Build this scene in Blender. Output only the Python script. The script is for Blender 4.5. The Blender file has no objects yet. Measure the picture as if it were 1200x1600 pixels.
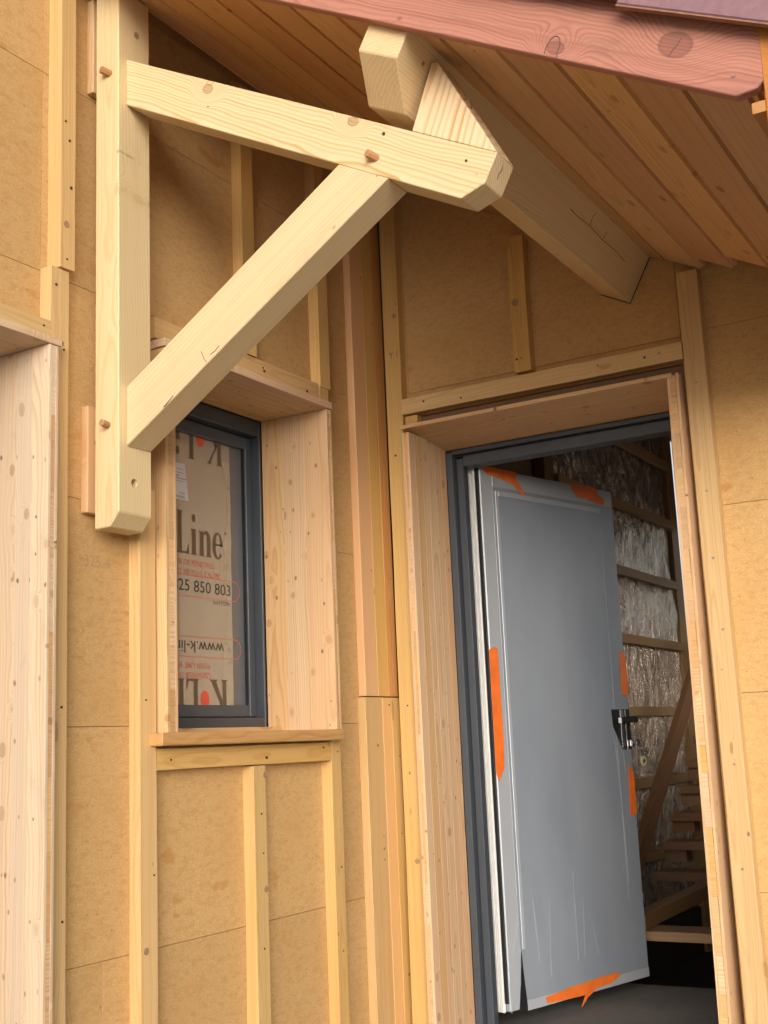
import bpy, bmesh, math, random
from mathutils import Vector, Matrix
random.seed(7)
scene = bpy.context.scene
col = scene.collection

# ------------------------------------------------------------------ camera
CAM = Vector((2.196, -3.707, 1.600))
cd = bpy.data.cameras.new('camera'); cam = bpy.data.objects.new('camera', cd); col.objects.link(cam)
cd.sensor_fit = 'VERTICAL'; cd.sensor_height = 36.0; cd.lens = 36.0 * 1886 / 1600
cd.clip_start = 0.05; cd.clip_end = 2000
yaw, pitch, roll = (math.radians(a) for a in (30.62, 10.91, -2.45))
fw = Vector((-math.sin(yaw) * math.cos(pitch), math.cos(yaw) * math.cos(pitch), math.sin(pitch)))
r0 = Vector((math.cos(yaw), math.sin(yaw), 0)); u0 = r0.cross(fw)
rt = r0 * math.cos(roll) + u0 * math.sin(roll); up = -r0 * math.sin(roll) + u0 * math.cos(roll)
cam.matrix_world = Matrix(((rt.x, up.x, -fw.x, CAM.x), (rt.y, up.y, -fw.y, CAM.y), (rt.z, up.z, -fw.z, CAM.z), (0, 0, 0, 1)))
scene.camera = cam

# ------------------------------------------------------------------ sky, sun, exposure
SUN_EL, SUN_AZ = math.radians(9), math.radians(150)      # azimuth clockwise from +y (behind the camera, to its right)
w = bpy.data.worlds.new('World'); scene.world = w; w.use_nodes = True
nt = w.node_tree; nt.nodes.clear()
sky = nt.nodes.new('ShaderNodeTexSky'); sky.sky_type = 'NISHITA'; sky.sun_disc = False
sky.sun_elevation = SUN_EL; sky.sun_rotation = SUN_AZ; sky.air_density = 1.0; sky.dust_density = 3.0; sky.ozone_density = 1.0
hs = nt.nodes.new('ShaderNodeHueSaturation'); hs.inputs['Saturation'].default_value = 0.30
bg = nt.nodes.new('ShaderNodeBackground'); bg.inputs['Strength'].default_value = 0.15
wo = nt.nodes.new('ShaderNodeOutputWorld')
nt.links.new(sky.outputs[0], hs.inputs['Color']); nt.links.new(hs.outputs[0], bg.inputs['Color']); nt.links.new(bg.outputs[0], wo.inputs['Surface'])
sl = bpy.data.lights.new('sun', 'SUN'); sl.energy = 2.0; sl.angle = math.radians(52); sl.color = (1.0, 0.945, 0.85)
sun = bpy.data.objects.new('sun', sl); col.objects.link(sun)
sd = Vector((math.sin(SUN_AZ) * math.cos(SUN_EL), math.cos(SUN_AZ) * math.cos(SUN_EL), math.sin(SUN_EL)))
sun.rotation_euler = sd.to_track_quat('Z', 'Y').to_euler()
sun.location = sd * 20
vs = scene.view_settings
vs.view_transform = 'Standard'; vs.look = 'None'; vs.gamma = 1.0; vs.use_curve_mapping = False; vs.exposure = 0.62
scene.cycles.max_bounces = 8

# ------------------------------------------------------------------ node helpers
class NB:
    def __init__(s, name):
        s.m = bpy.data.materials.new(name); s.m.use_nodes = True
        s.t = s.m.node_tree; s.t.nodes.clear()
        s.out = s.t.nodes.new('ShaderNodeOutputMaterial')
        s.b = s.t.nodes.new('ShaderNodeBsdfPrincipled')
        s.t.links.new(s.b.outputs[0], s.out.inputs['Surface'])
    def put(s, sock, v):
        if v is None: return
        if isinstance(v, bpy.types.NodeSocket): s.t.links.new(v, sock)
        elif isinstance(v, (tuple, list)) and len(v) == 3 and sock.type == 'RGBA': sock.default_value = (*v, 1)
        else: sock.default_value = v
    def math(s, op, a, b=None, c=None, clamp=False):
        n = s.t.nodes.new('ShaderNodeMath'); n.operation = op; n.use_clamp = clamp
        s.put(n.inputs[0], a); s.put(n.inputs[1], b); s.put(n.inputs[2], c); return n.outputs[0]
    def vmath(s, op, a, b=None):
        n = s.t.nodes.new('ShaderNodeVectorMath'); n.operation = op
        s.put(n.inputs[0], a); s.put(n.inputs[1], b)
        return n.outputs['Value'] if op in ('LENGTH', 'DISTANCE', 'DOT_PRODUCT') else n.outputs[0]
    def comb(s, x, y, z):
        n = s.t.nodes.new('ShaderNodeCombineXYZ')
        for i, v in enumerate((x, y, z)): s.put(n.inputs[i], v)
        return n.outputs[0]
    def sep(s, v):
        n = s.t.nodes.new('ShaderNodeSeparateXYZ'); s.put(n.inputs[0], v); return n.outputs
    def noise(s, vec, scale=1.0, detail=2.0, rough=.5, color=False):
        n = s.t.nodes.new('ShaderNodeTexNoise'); s.put(n.inputs['Vector'], vec)
        n.inputs['Scale'].default_value = scale; n.inputs['Detail'].default_value = detail; n.inputs['Roughness'].default_value = rough
        return n.outputs['Color' if color else 'Fac']
    def vor(s, vec, dims='3D', scale=1.0):
        n = s.t.nodes.new('ShaderNodeTexVoronoi'); n.voronoi_dimensions = dims; s.put(n.inputs['Vector'], vec)
        n.inputs['Scale'].default_value = scale; return n.outputs
    def ramp(s, f, stops):
        n = s.t.nodes.new('ShaderNodeValToRGB'); s.put(n.inputs[0], f); e = n.color_ramp.elements
        while len(e) < len(stops): e.new(.5)
        for i, (p, c) in enumerate(stops):
            e[i].position = p; e[i].color = (c, c, c, 1) if not isinstance(c, tuple) else (*c, 1)
        return n.outputs[0]
    def mix(s, f, a, b, mode='MIX'):
        n = s.t.nodes.new('ShaderNodeMix'); n.data_type = 'RGBA'; n.blend_type = mode; n.clamp_factor = True
        s.put(n.inputs[0], f); s.put(n.inputs[6], a); s.put(n.inputs[7], b); return n.outputs[2]
    def mrange(s, v, a, b, c=0., d=1., smooth=False):
        n = s.t.nodes.new('ShaderNodeMapRange'); n.clamp = True
        if smooth: n.interpolation_type = 'SMOOTHSTEP'
        s.put(n.inputs[0], v)
        for i, x in enumerate((a, b, c, d)): s.put(n.inputs[i + 1], x)
        return n.outputs[0]
    def bump(s, h, strength=.2, dist=.001):
        n = s.t.nodes.new('ShaderNodeBump'); n.inputs['Strength'].default_value = strength; n.inputs['Distance'].default_value = dist
        s.put(n.inputs['Height'], h); s.t.links.new(n.outputs[0], s.b.inputs['Normal'])
    def obj(s):
        n = s.t.nodes.new('ShaderNodeTexCoord'); return n.outputs['Object']
    def rnd(s):
        n = s.t.nodes.new('ShaderNodeObjectInfo'); return n.outputs['Random']

def wood(name, light, dark, knot=(.16, .075, .03), ring=.005, contrast=.5, kdens=.3, ksize=.05, kscale=(5, 10), rough=.62,
         pith=.05, spread=.14, explicit=(), tone=.14, fibre=.1, bump=.25, stain=None, stain_amt=0., wave=.022, dirt=0., streak=.35, pins=.03):
    """growth rings of a log whose axis runs along the local X of the board, cut by the board's own faces"""
    n = NB(name); P = n.obj(); r1 = n.rnd()
    r2 = n.math('FRACT', n.math('MULTIPLY', r1, 17.31)); r3 = n.math('FRACT', n.math('MULTIPLY', r1, 53.77))
    off = n.comb(n.math('MULTIPLY', r1, 37.), n.math('MULTIPLY', r2, 23.), n.math('MULTIPLY', r3, 11.))
    Q = n.vmath('ADD', P, off)
    px, py, pz = n.sep(P)
    d1 = n.vmath('SUBTRACT', n.noise(n.vmath('MULTIPLY', Q, (1.6, 5, 5)), 1, 2, .5, True), (.5, .5, .5))
    d2 = n.vmath('SUBTRACT', n.noise(n.vmath('MULTIPLY', Q, (7, 22, 22)), 1, 2, .5, True), (.5, .5, .5))
    _, d1y, d1z = n.sep(d1); _, d2y, d2z = n.sep(d2)
    dy = n.math('MULTIPLY_ADD', d1y, wave * 2, n.math('MULTIPLY', d2y, wave * .32))
    dz = n.math('MULTIPLY_ADD', d1z, wave * 2, n.math('MULTIPLY', d2z, wave * .32))
    tilt = n.math('MULTIPLY', n.math('SUBTRACT', r3, .5), .05)
    yy = n.math('ADD', n.math('SUBTRACT', py, n.math('MULTIPLY', n.math('SUBTRACT', r2, .5), spread)), dy)
    zz = n.math('ADD', n.math('ADD', pz, n.math('MULTIPLY_ADD', r3, pith, pith * .35)), n.math('MULTIPLY_ADD', px, tilt, dz))
    rad = n.vmath('LENGTH', n.comb(0., yy, zz))
    # scattered knots
    kv = n.comb(n.math('MULTIPLY', n.sep(Q)[0], kscale[0]), n.math('MULTIPLY', n.sep(Q)[1], kscale[1]), 0.)
    kw = n.vmath('ADD', kv, n.vmath('MULTIPLY', d2, (.12, .12, 0)))
    vo = n.vor(kw, '2D'); kd = vo['Distance']; kr = n.sep(vo['Color'])
    exists = n.math('LESS_THAN', kr[0], kdens)
    size = n.math('MULTIPLY_ADD', kr[1], ksize, ksize * .35)
    kmask = n.math('MULTIPLY', n.mrange(kd, n.math('MULTIPLY', size, .55), size, 1., 0., True), exists)
    krim = n.math('MULTIPLY', n.mrange(n.math('ABSOLUTE', n.math('SUBTRACT', kd, size)), 0., n.math('MULTIPLY', size, .3), 1., 0.), exists)
    kst = n.math('MULTIPLY_ADD', kr[2], .85, .15); kmask = n.math('MULTIPLY', kmask, kst); krim = n.math('MULTIPLY', krim, kst)
    halo = n.math('MULTIPLY', n.mrange(kd, 0., n.math('MINIMUM', n.math('MULTIPLY', size, 4.5), .30), 1., 0., True), exists)
    rad = n.math('MULTIPLY_ADD', n.math('POWER', halo, 1.7), ring * 5.5, rad)
    pv = n.vor(n.vmath('ADD', n.vmath('MULTIPLY', n.comb(n.sep(Q)[0], n.sep(Q)[1], 0.), (13, 21, 0)), n.vmath('MULTIPLY', d2, (.2, .2, 0))), '2D')
    pm = n.math('MULTIPLY', n.math('LESS_THAN', n.sep(pv['Color'])[0], pins), n.mrange(pv['Distance'], .035, n.math('MULTIPLY_ADD', n.sep(pv['Color'])[1], .09, .05), 1., 0., True))
    for (ex, ey, er) in explicit:
        dv = n.vmath('SUBTRACT', n.vmath('ADD', P, n.vmath('MULTIPLY', d2, (er * .5, er * .5, 0))), (ex, ey, 0.))
        dv = n.vmath('MULTIPLY', dv, (.75, 1, 0))
        dd = n.vmath('LENGTH', dv)
        m = n.mrange(dd, er * .85, er, 1., 0., True)
        kmask = n.math('MAXIMUM', kmask, n.math('MULTIPLY', m, .8))
        krim = n.math('MAXIMUM', krim, n.mrange(n.math('ABSOLUTE', n.math('SUBTRACT', dd, er)), 0., er * .16, 1., 0.))
        h = n.mrange(dd, er * .8, er * 5., 1., 0., True)
        rad = n.math('MULTIPLY_ADD', n.math('POWER', h, 1.6), ring * 7., rad)
    ringn = n.math('DIVIDE', rad, ring)
    ringn = n.math('MULTIPLY_ADD', n.noise(n.vmath('MULTIPLY', Q, (1, 30, 30)), 1, 1), .7, ringn)
    fr = n.math('FRACT', ringn)
    late = n.ramp(fr, [(0., .15), (.45, .1), (.82, 1.), (.94, .9), (1., .15)])
    per = n.noise(n.comb(n.math('FLOOR', ringn), r1, 0.), 1.7, 0)
    late = n.math('MULTIPLY', late, n.mrange(per, .25, .8, .35, 1.))
    fib = n.noise(n.vmath('MULTIPLY', Q, (6, 420, 420)), 1, 2, .6)
    broad = n.noise(n.vmath('MULTIPLY', Q, (1.1, 9, 9)), 1, 3, .55)
    c = n.mix(n.math('MULTIPLY', late, contrast), light, dark)
    c = n.mix(n.math('MULTIPLY', n.math('SUBTRACT', fib, .3), fibre * 3., clamp=True), c, dark)
    strk = n.noise(n.vmath('MULTIPLY', Q, (.9, 75, 75)), 1, 3, .6)
    c = n.mix(n.mrange(strk, .48, .72, 0., streak), c, dark)
    c = n.mix(n.mrange(broad, .4, .75, 0., .35), c, tuple(.6 * a + .4 * b for a, b in zip(light, dark)))
    if stain:
        sm = n.noise(n.vmath('MULTIPLY', Q, (.8, 4, 4)), 1, 2)
        c = n.mix(n.mrange(sm, .42, .7, 0., stain_amt, True), c, stain)
    c = n.mix(n.math('MULTIPLY', n.math('POWER', halo, 3.), .35), c, dark)
    c = n.mix(n.math('MULTIPLY', kmask, .75), c, tuple(.45 * a + .55 * b for a, b in zip(knot, dark)))
    c = n.mix(n.math('MULTIPLY', krim, .7), c, knot)
    c = n.mix(n.math('MULTIPLY', pm, n.math('MULTIPLY_ADD', n.sep(pv['Color'])[2], .7, .2)), c, tuple(.45 * k for k in knot))
    if dirt:
        dm = n.noise(n.vmath('MULTIPLY', Q, (5, 11, 11)), 1, 4, .65)
        c = n.mix(n.mrange(dm, .56, .72, 0., dirt, True), c, (.13, .095, .06))
    hsv = n.t.nodes.new('ShaderNodeHueSaturation'); n.put(hsv.inputs['Color'], c)
    n.put(hsv.inputs['Value'], n.math('MULTIPLY_ADD', n.math('SUBTRACT', r2, .5), tone * 2, 1.))
    n.put(hsv.inputs['Hue'], n.math('MULTIPLY_ADD', n.math('SUBTRACT', r3, .5), .010, .5))
    n.put(hsv.inputs['Saturation'], n.math('MULTIPLY_ADD', n.math('SUBTRACT', r1, .5), .2, 1.))
    n.put(n.b.inputs['Base Color'], hsv.outputs[0])
    n.put(n.b.inputs['Roughness'], n.math('MULTIPLY_ADD', late, -.1, rough))
    n.b.inputs['Specular IOR Level'].default_value = .35
    n.bump(n.math('ADD', n.math('MULTIPLY', late, .6), n.math('MULTIPLY', fib, .6)), bump, .0012)
    return n.m

def fibreboard(name, base):
    n = NB(name); P = n.obj(); r1 = n.rnd()
    Q = n.vmath('ADD', P, n.comb(n.math('MULTIPLY', r1, 31.), n.math('MULTIPLY', r1, 77.), 0.))
    f1 = n.noise(n.vmath('MULTIPLY', Q, (150, 260, 200)), 1, 3, .7)
    f2 = n.noise(n.vmath('MULTIPLY', Q, (45, 80, 60)), 1, 3, .6)
    f3 = n.noise(Q, 5, 3, .6)
    c = n.mix(n.mrange(f1, .3, .7), tuple(a * .82 for a in base), tuple(min(1, a * 1.16) for a in base))
    c = n.mix(n.mrange(f2, .46, .72, 0., .5), c, (base[0] * .74, base[1] * .64, base[2] * .5))
    c = n.mix(n.mrange(f3, .5, .75, 0., .35), c, (base[0] * .92, base[1] * .8, base[2] * .62))
    # damp runs and rub marks, a little darker and more orange than the board
    st = n.noise(n.vmath('MULTIPLY', Q, (9, 20, 9)), 1, 3, .55); area = n.noise(Q, 1.6, 1)
    sm = n.math('MULTIPLY', n.mrange(st, .60, .68, 0., 1., True), n.mrange(area, .52, .64, 0., .6, True))
    c = n.mix(sm, c, (base[0] * .78, base[1] * .6, base[2] * .38))
    fl = n.vor(n.vmath('MULTIPLY', Q, (60, 60, 60)), '3D')
    fm = n.math('MULTIPLY', n.math('LESS_THAN', fl['Distance'], .14), n.math('LESS_THAN', n.sep(fl['Color'])[0], .13))
    c = n.mix(n.math('MULTIPLY', fm, .45), c, (.14, .07, .025))
    hsv = n.t.nodes.new('ShaderNodeHueSaturation'); n.put(hsv.inputs['Color'], c)
    n.put(hsv.inputs['Value'], n.math('MULTIPLY_ADD', n.math('SUBTRACT', r1, .5), .14, 1.))
    n.put(n.b.inputs['Base Color'], hsv.outputs[0]); n.b.inputs['Roughness'].default_value = .85; n.b.inputs['Specular IOR Level'].default_value = .2
    n.bump(n.math('ADD', f1, f2), .35, .0012)
    return n.m

def plain(name, c, rough=.5, metal=0., spec=.5, var=.08, scale=30., bump=.05, bscale=200., coat=0.):
    n = NB(name); P = n.obj()
    v = n.noise(P, scale, 4, .6)
    cc = n.mix(n.mrange(v, .3, .7), tuple(a * (1 - var) for a in c), tuple(min(1, a * (1 + var)) for a in c))
    n.put(n.b.inputs['Base Color'], cc); n.put(n.b.inputs['Roughness'], n.mrange(v, .3, .7, rough * .85, min(1, rough * 1.15)))
    n.b.inputs['Metallic'].default_value = metal; n.b.inputs['Specular IOR Level'].default_value = spec
    n.b.inputs['Coat Weight'].default_value = coat
    if bump: n.bump(n.noise(P, bscale, 3, .6), bump, .001)
    return n.m

def concrete(name, c):
    n = NB(name); P = n.obj()
    a = n.noise(P, 1.3, 4, .6); b = n.noise(P, 40, 5, .7); d = n.noise(P, 300, 2, .6)
    cc = n.mix(n.mrange(a, .35, .7), c, tuple(x * .55 for x in c)); cc = n.mix(n.mrange(b, .4, .7, 0., .5), cc, tuple(x * .6 for x in c))
    n.put(n.b.inputs['Base Color'], cc); n.b.inputs['Roughness'].default_value = .9
    n.bump(n.math('ADD', b, d), .6, .004); return n.m

def foil(name):
    n = NB(name); P = n.obj()
    a = n.noise(n.vmath('MULTIPLY', P, (16, 4.5, 5)), 1, 5, .65); wv = n.vor(n.vmath('MULTIPLY', P, (110, 110, 110)), '3D')['Distance']
    n.put(n.b.inputs['Base Color'], n.mix(n.mrange(a, .3, .7), (.80, .70, .60), (.48, .39, .32)))
    n.b.inputs['Metallic'].default_value = .85
    n.put(n.b.inputs['Roughness'], n.mrange(a, .3, .7, .16, .32))
    n.bump(n.math('ADD', n.math('MULTIPLY', a, 2.), n.math('MULTIPLY', wv, .05)), 1., .03); return n.m

M = {}
M['spruce'] = wood('planed_spruce', (.69, .54, .32), (.53, .345, .15), wave=.036, ring=.009, contrast=.6, kdens=.10, ksize=.05, kscale=(4, 9), rough=.5, pith=.03, spread=.08, tone=.03, fibre=.06, bump=.12, streak=.25, dirt=.10)
M['beam'] = wood('figured_spruce', (.71, .555, .325), (.50, .27, .085), knot=(.15, .10, .062), ring=.0085, contrast=1., kdens=.03, ksize=.05, kscale=(4, 9), rough=.5, pith=.03, spread=.03, tone=.02, fibre=.05, bump=.12, streak=.15,
                 explicit=((.268, .094, .012), (.756, .105, .011)), wave=.034)
M['cleat'] = wood('bold_grained_spruce', (.78, .63, .43), (.52, .31, .14), ring=.017, contrast=1., kdens=0, rough=.36, pith=.03, spread=.05, tone=.02, fibre=.05, bump=.1, streak=.1, wave=.02)
M['batten'] = wood('sawn_batten_wood', (.65, .435, .19), (.45, .24, .08), ring=.0065, contrast=.55, kdens=.2, ksize=.075, kscale=(3, 9), pith=.05, tone=.08, fibre=.12, stain=(.58, .32, .10), stain_amt=.4, bump=.3, streak=.4)
M['corner'] = wood('figured_corner_wood', (.68, .42, .20), (.48, .205, .055), ring=.0055, contrast=1., kdens=.10, ksize=.06, kscale=(3, 12), pith=.022, spread=.05, tone=.05, fibre=.1, stain=(.56, .27, .10), stain_amt=.4, wave=.016)
M['pink'] = wood('peach_corner_wood', (.68, .40, .175), (.58, .31, .115), ring=.005, contrast=.35, kdens=.06, ksize=.05, kscale=(3, 12), tone=.05, fibre=.1)
M['panel'] = wood('three_layer_panel_wood', (.70, .49, .295), (.50, .285, .13), knot=(.25, .095, .045), ring=.0075, contrast=1., pins=.28, kdens=.4, ksize=.08, kscale=(8, 11), pith=.035, tone=.07, fibre=.1, stain=(.62, .36, .20), stain_amt=.45, bump=.2, streak=.4)
M['panel_pale'] = wood('weathered_panel_wood', (.70, .53, .375), (.48, .32, .19), knot=(.24, .125, .07), ring=.007, contrast=.85, pins=.3, kdens=.4, ksize=.08, kscale=(7, 12), pith=.035, tone=.06, fibre=.12, stain=(.60, .46, .34), stain_amt=.5, dirt=.15, streak=.45)
M['edge'] = wood('panel_edge_wood', (.64, .41, .20), (.50, .25, .09), ring=.0035, contrast=.8, kdens=0, tone=.12, spread=.02, pith=.02)
M['sill'] = wood('reddish_sill_wood', (.58, .35, .155), (.40, .19, .065), ring=.005, contrast=.6, kdens=.25, ksize=.07, kscale=(4, 12), tone=.03)
M['soffit'] = wood('douglas_soffit_wood', (.66, .39, .185), (.36, .17, .06), knot=(.08, .03, .015), ring=.006, contrast=.75, kdens=.4, ksize=.075, kscale=(5, 12), pith=.035, tone=.12, fibre=.14, stain=(.50, .25, .11), stain_amt=.5, rough=.6, streak=.4)
M['fascia'] = wood('red_stained_board', (.48, .215, .15), (.24, .075, .05), knot=(.14, .05, .035), ring=.006, contrast=.85, kdens=.0, pith=.04, spread=.03, tone=.01, fibre=.1, explicit=((1.392, .070, .025), (1.148, .020, .014)), stain=(.40, .15, .105), stain_amt=.4, wave=.034, dirt=.3, streak=.55)
M['orange_board'] = wood('orange_gutter_wood', (.50, .235, .075), (.34, .125, .035), ring=.005, contrast=.5, kdens=.1, tone=.03)
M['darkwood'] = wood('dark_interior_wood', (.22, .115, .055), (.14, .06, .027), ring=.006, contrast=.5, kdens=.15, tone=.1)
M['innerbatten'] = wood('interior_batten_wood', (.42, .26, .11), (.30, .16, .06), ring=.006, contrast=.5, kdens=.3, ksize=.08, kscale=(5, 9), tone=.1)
M['dimwood'] = wood('brown_interior_wood', (.24, .145, .065), (.15, .075, .03), ring=.006, contrast=.5, kdens=.3, ksize=.08, kscale=(5, 9), tone=.08)  # brown tone, darker than the interior batten wood
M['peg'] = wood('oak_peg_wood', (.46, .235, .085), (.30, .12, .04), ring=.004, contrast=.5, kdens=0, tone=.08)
M['endgrain'] = plain('knot_wood', (.33, .20, .11), .7, var=.25, scale=160)
M['fibre'] = fibreboard('soft_fibreboard', (.555, .345, .148))
M['grey'] = plain('slate_grey_paint', (.050, .059, .072), .42, var=.05, scale=12, bump=.06, bscale=700)
M['sashgrey'] = plain('slate_grey_sash_paint', (.062, .074, .092), .38, var=.05, scale=12, bump=.06, bscale=700)
M['black'] = plain('black_rubber', (.012, .012, .013), .55)
M['white'] = plain('white_plastic', (.74, .73, .70), .4, var=.03, bump=.0)
M['alu'] = plain('brushed_metal', (.55, .55, .56), .3, metal=1.)
M['steel'] = plain('screw_steel', (.30, .29, .28), .4, metal=.8)
M['darknail'] = plain('nail_head', (.035, .028, .022), .6)
M['dark'] = plain('dark_recess', (.03, .024, .018), .9)
M['tape'] = plain('orange_tape', (.80, .17, .025), .38, var=.14, scale=14, bump=.7, bscale=45)
M['tile'] = plain('aubergine_roof_tile', (.235, .125, .145), .5, var=.12, scale=60, bump=.2, bscale=250)
M['tile_edge'] = plain('bare_tile_clay', (.27, .13, .085), .8, var=.2, scale=60, bump=.3, bscale=250)
M['key'] = plain('brass_key', (.72, .60, .36), .4, metal=.2)
M['print_brown'] = plain('brown_print', (.125, .088, .052), .5, bump=0)
M['print_black'] = plain('black_print', (.05, .04, .034), .5, bump=0)
M['print_red'] = plain('red_print', (.62, .15, .075), .5, bump=0)
M['dot_red'] = plain('red_dot_print', (.72, .10, .05), .5, bump=0)
M['paper'] = plain('white_paper', (.66, .64, .64), .6, var=.03, bump=0)
M['grey_print'] = plain('grey_print', (.25, .24, .25), .6, bump=0)
M['pencil'] = plain('pencil_line', (.10, .075, .07), .7, bump=0)
M['faint_pencil'] = plain('faint_pencil_line', (.40, .25, .11), .7, bump=0)
M['concrete'] = concrete('screed_concrete', (.17, .16, .148))
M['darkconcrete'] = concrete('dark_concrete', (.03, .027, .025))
M['earth'] = concrete('gravel_earth', (.52, .46, .38))
M['foil'] = foil('crinkled_foil')
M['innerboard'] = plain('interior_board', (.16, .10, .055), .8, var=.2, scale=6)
M['osb'] = plain('strand_board', (.44, .29, .10), .8, var=.3, scale=40)

def glass_film():
    n = NB('filmed_glass'); P = n.obj()
    a = n.noise(n.vmath('MULTIPLY', P, (2.2, 7, 7)), 1, 3, .5)
    n.put(n.b.inputs['Base Color'], n.mix(n.mrange(a, .3, .7), (.35, .29, .215), (.31, .28, .235)))
    n.b.inputs['Roughness'].default_value = .06; n.b.inputs['IOR'].default_value = 2.0
    n.b.inputs['Coat Weight'].default_value = .6; n.b.inputs['Coat Roughness'].default_value = .1
    n.bump(n.noise(n.vmath('MULTIPLY', P, (2, 9, 9)), 1, 2), .05, .01); return n.m
M['pane'] = glass_film()
M['pale_strip'] = plain('pale_strip_film', (.38, .335, .25), .3, var=.15, scale=14, bump=.1, bscale=30)
M['reflect_tone'] = plain('painted_frame_reflection', (.11, .122, .14), .08, spec=.8, var=.05, bump=0)
def door_film(name='protective_door_film', ca=(.335, .37, .425), cb=(.24, .27, .315), hl=(.48, .50, .53)):
    n = NB(name); P = n.obj()
    a = n.noise(n.vmath('MULTIPLY', P, (3, 1.2, 3)), 1, 3, .55); b = n.noise(n.vmath('MULTIPLY', P, (170, 1.6, 10)), 1, 2, .5)
    c = n.mix(n.mrange(a, .1, .9, 0., 1., True), ca, cb)
    sc = n.math('MULTIPLY', n.mrange(b, .66, .80, 0., .3), n.mrange(n.noise(P, 3, 1), .35, .7))
    n.put(n.b.inputs['Base Color'], c); n.put(n.b.inputs['Roughness'], n.mrange(a, .1, .9, .36, .44, True)); n.b.inputs['Specular IOR Level'].default_value = .6
    n.b.inputs['Metallic'].default_value = .15
    n.bump(n.noise(n.vmath('MULTIPLY', P, (14, 1.2, 3)), 1, 2), .10, .004); return n.m
M['film'] = door_film()
M['crease'] = door_film('film_crease', (.385, .42, .475), (.32, .35, .40))
M['film_rail'] = door_film('loose_door_film', (.46, .485, .52), (.37, .395, .43), (.6, .62, .64))

# ------------------------------------------------------------------ object helpers
WM = {}
def link(name, me, mat, W, parent=None):
    o = bpy.data.objects.new(name, me); col.objects.link(o)
    if mat is not None and not me.materials: me.materials.append(mat)
    if parent is not None:
        o.parent = parent; o.matrix_basis = WM[parent.name].inverted() @ W
    else: o.matrix_basis = W
    WM[o.name] = W.copy(); return o
def tag(o, label=None, cat=None, group=None, kind=None):
    if label and not kind: kind = 'thing'
    for k, v in (('label', label), ('category', cat), ('group', group), ('kind', kind)):
        if v: o[k] = v
    return o
def thing(name, loc, label, cat, group=None):
    o = bpy.data.objects.new(name, None); col.objects.link(o); o.location = loc; o.empty_display_size = .1
    WM[o.name] = Matrix.Translation(loc); return tag(o, label, cat, group)
def frame(o, u, v, w_):
    u, v, w_ = Vector(u), Vector(v), Vector(w_)
    return Matrix(((u.x, v.x, w_.x, o[0]), (u.y, v.y, w_.y, o[1]), (u.z, v.z, w_.z, o[2]), (0, 0, 0, 1)))
def finish(bm, name, bevel=.0015, smooth=False):
    bmesh.ops.recalc_face_normals(bm, faces=bm.faces)
    if bevel:
        bmesh.ops.bevel(bm, geom=[e for e in bm.edges if len(e.link_faces) == 2 and e.calc_face_angle(0) > .3], offset=bevel, segments=1, affect='EDGES', profile=.5, clamp_overlap=True)
    me = bpy.data.meshes.new(name); bm.to_mesh(me); bm.free()
    if smooth:
        for p in me.polygons: p.use_smooth = True
    return me
def prism_bm(poly, t, along='z'):
    """poly in two local axes, extruded by t: along z -> poly is (x,y); along x -> poly is (y,z)"""
    bm = bmesh.new()
    if along == 'z': A = [bm.verts.new((a, b, 0)) for a, b in poly]; B = [bm.verts.new((a, b, t)) for a, b in poly]
    else: A = [bm.verts.new((0, a, b)) for a, b in poly]; B = [bm.verts.new((t, a, b)) for a, b in poly]
    k = len(poly); bm.faces.new(A); bm.faces.new(B[::-1])
    for i in range(k): bm.faces.new((A[i], A[(i + 1) % k], B[(i + 1) % k], B[i]))
    return bm
def prism(name, parent, W, poly, t, mat, along='z', bevel=.0015, label=None):
    o = link(name, finish(prism_bm(poly, t, along), name, bevel), mat, W, parent)
    if label: o['label'] = label
    return o
AX = {'x': ((1, 0, 0), (0, 1, 0), (0, 0, 1)), 'y': ((0, 1, 0), (0, 0, 1), (1, 0, 0)), 'z': ((0, 0, 1), (0, 1, 0), (-1, 0, 0)), 'Z': ((0, 0, 1), (1, 0, 0), (0, 1, 0)), 'Y': ((0, 1, 0), (-1, 0, 0), (0, 0, 1))}
def board(name, parent, lo, hi, mat, grain='z', bevel=.0015, label=None, wob=0., lean=(0, 0, 0)):
    """box lo..hi in world; local X runs along the grain. lean = world shift of the far (+grain) end"""
    u, v, w_ = (Vector(a) for a in AX[grain])
    c = (Vector(lo) + Vector(hi)) / 2; d = Vector(hi) - Vector(lo)
    L, B, T = (abs(d.dot(a)) for a in (u, v, w_))
    if T > B: v, w_ = w_, -v; B, T = T, B
    W = frame(c, u, v, w_)
    bm = bmesh.new(); N = max(1, int(L / .22)) if wob else 1
    ln = Vector(lean); lv, lw = ln.dot(v), ln.dot(w_)
    rings = []
    for i in range(N + 1):
        f = i / N; x = -L / 2 + L * f; j = [random.uniform(-wob, wob) for _ in range(4)]
        rings.append([bm.verts.new((x, y + lv * f + j[k], z + lw * f + j[(k + 1) % 4] * .5)) for k, (y, z) in enumerate(((-B / 2, -T / 2), (B / 2, -T / 2), (B / 2, T / 2), (-B / 2, T / 2)))])
    bm.faces.new(rings[0]); bm.faces.new(rings[-1][::-1])
    for a, b in zip(rings, rings[1:]):
        for k in range(4): bm.faces.new((a[k], a[(k + 1) % 4], b[(k + 1) % 4], b[k]))
    o = link(name, finish(bm, name, bevel if not wob else 0), mat, W, parent)
    if wob and bevel:
        pass
    if label: o['label'] = label
    return o
def cyl_bm(r, h, seg=10, r2=None):
    bm = bmesh.new(); bmesh.ops.create_cone(bm, cap_ends=True, segments=seg, radius1=r, radius2=r if r2 is None else r2, depth=h); return bm
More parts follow.
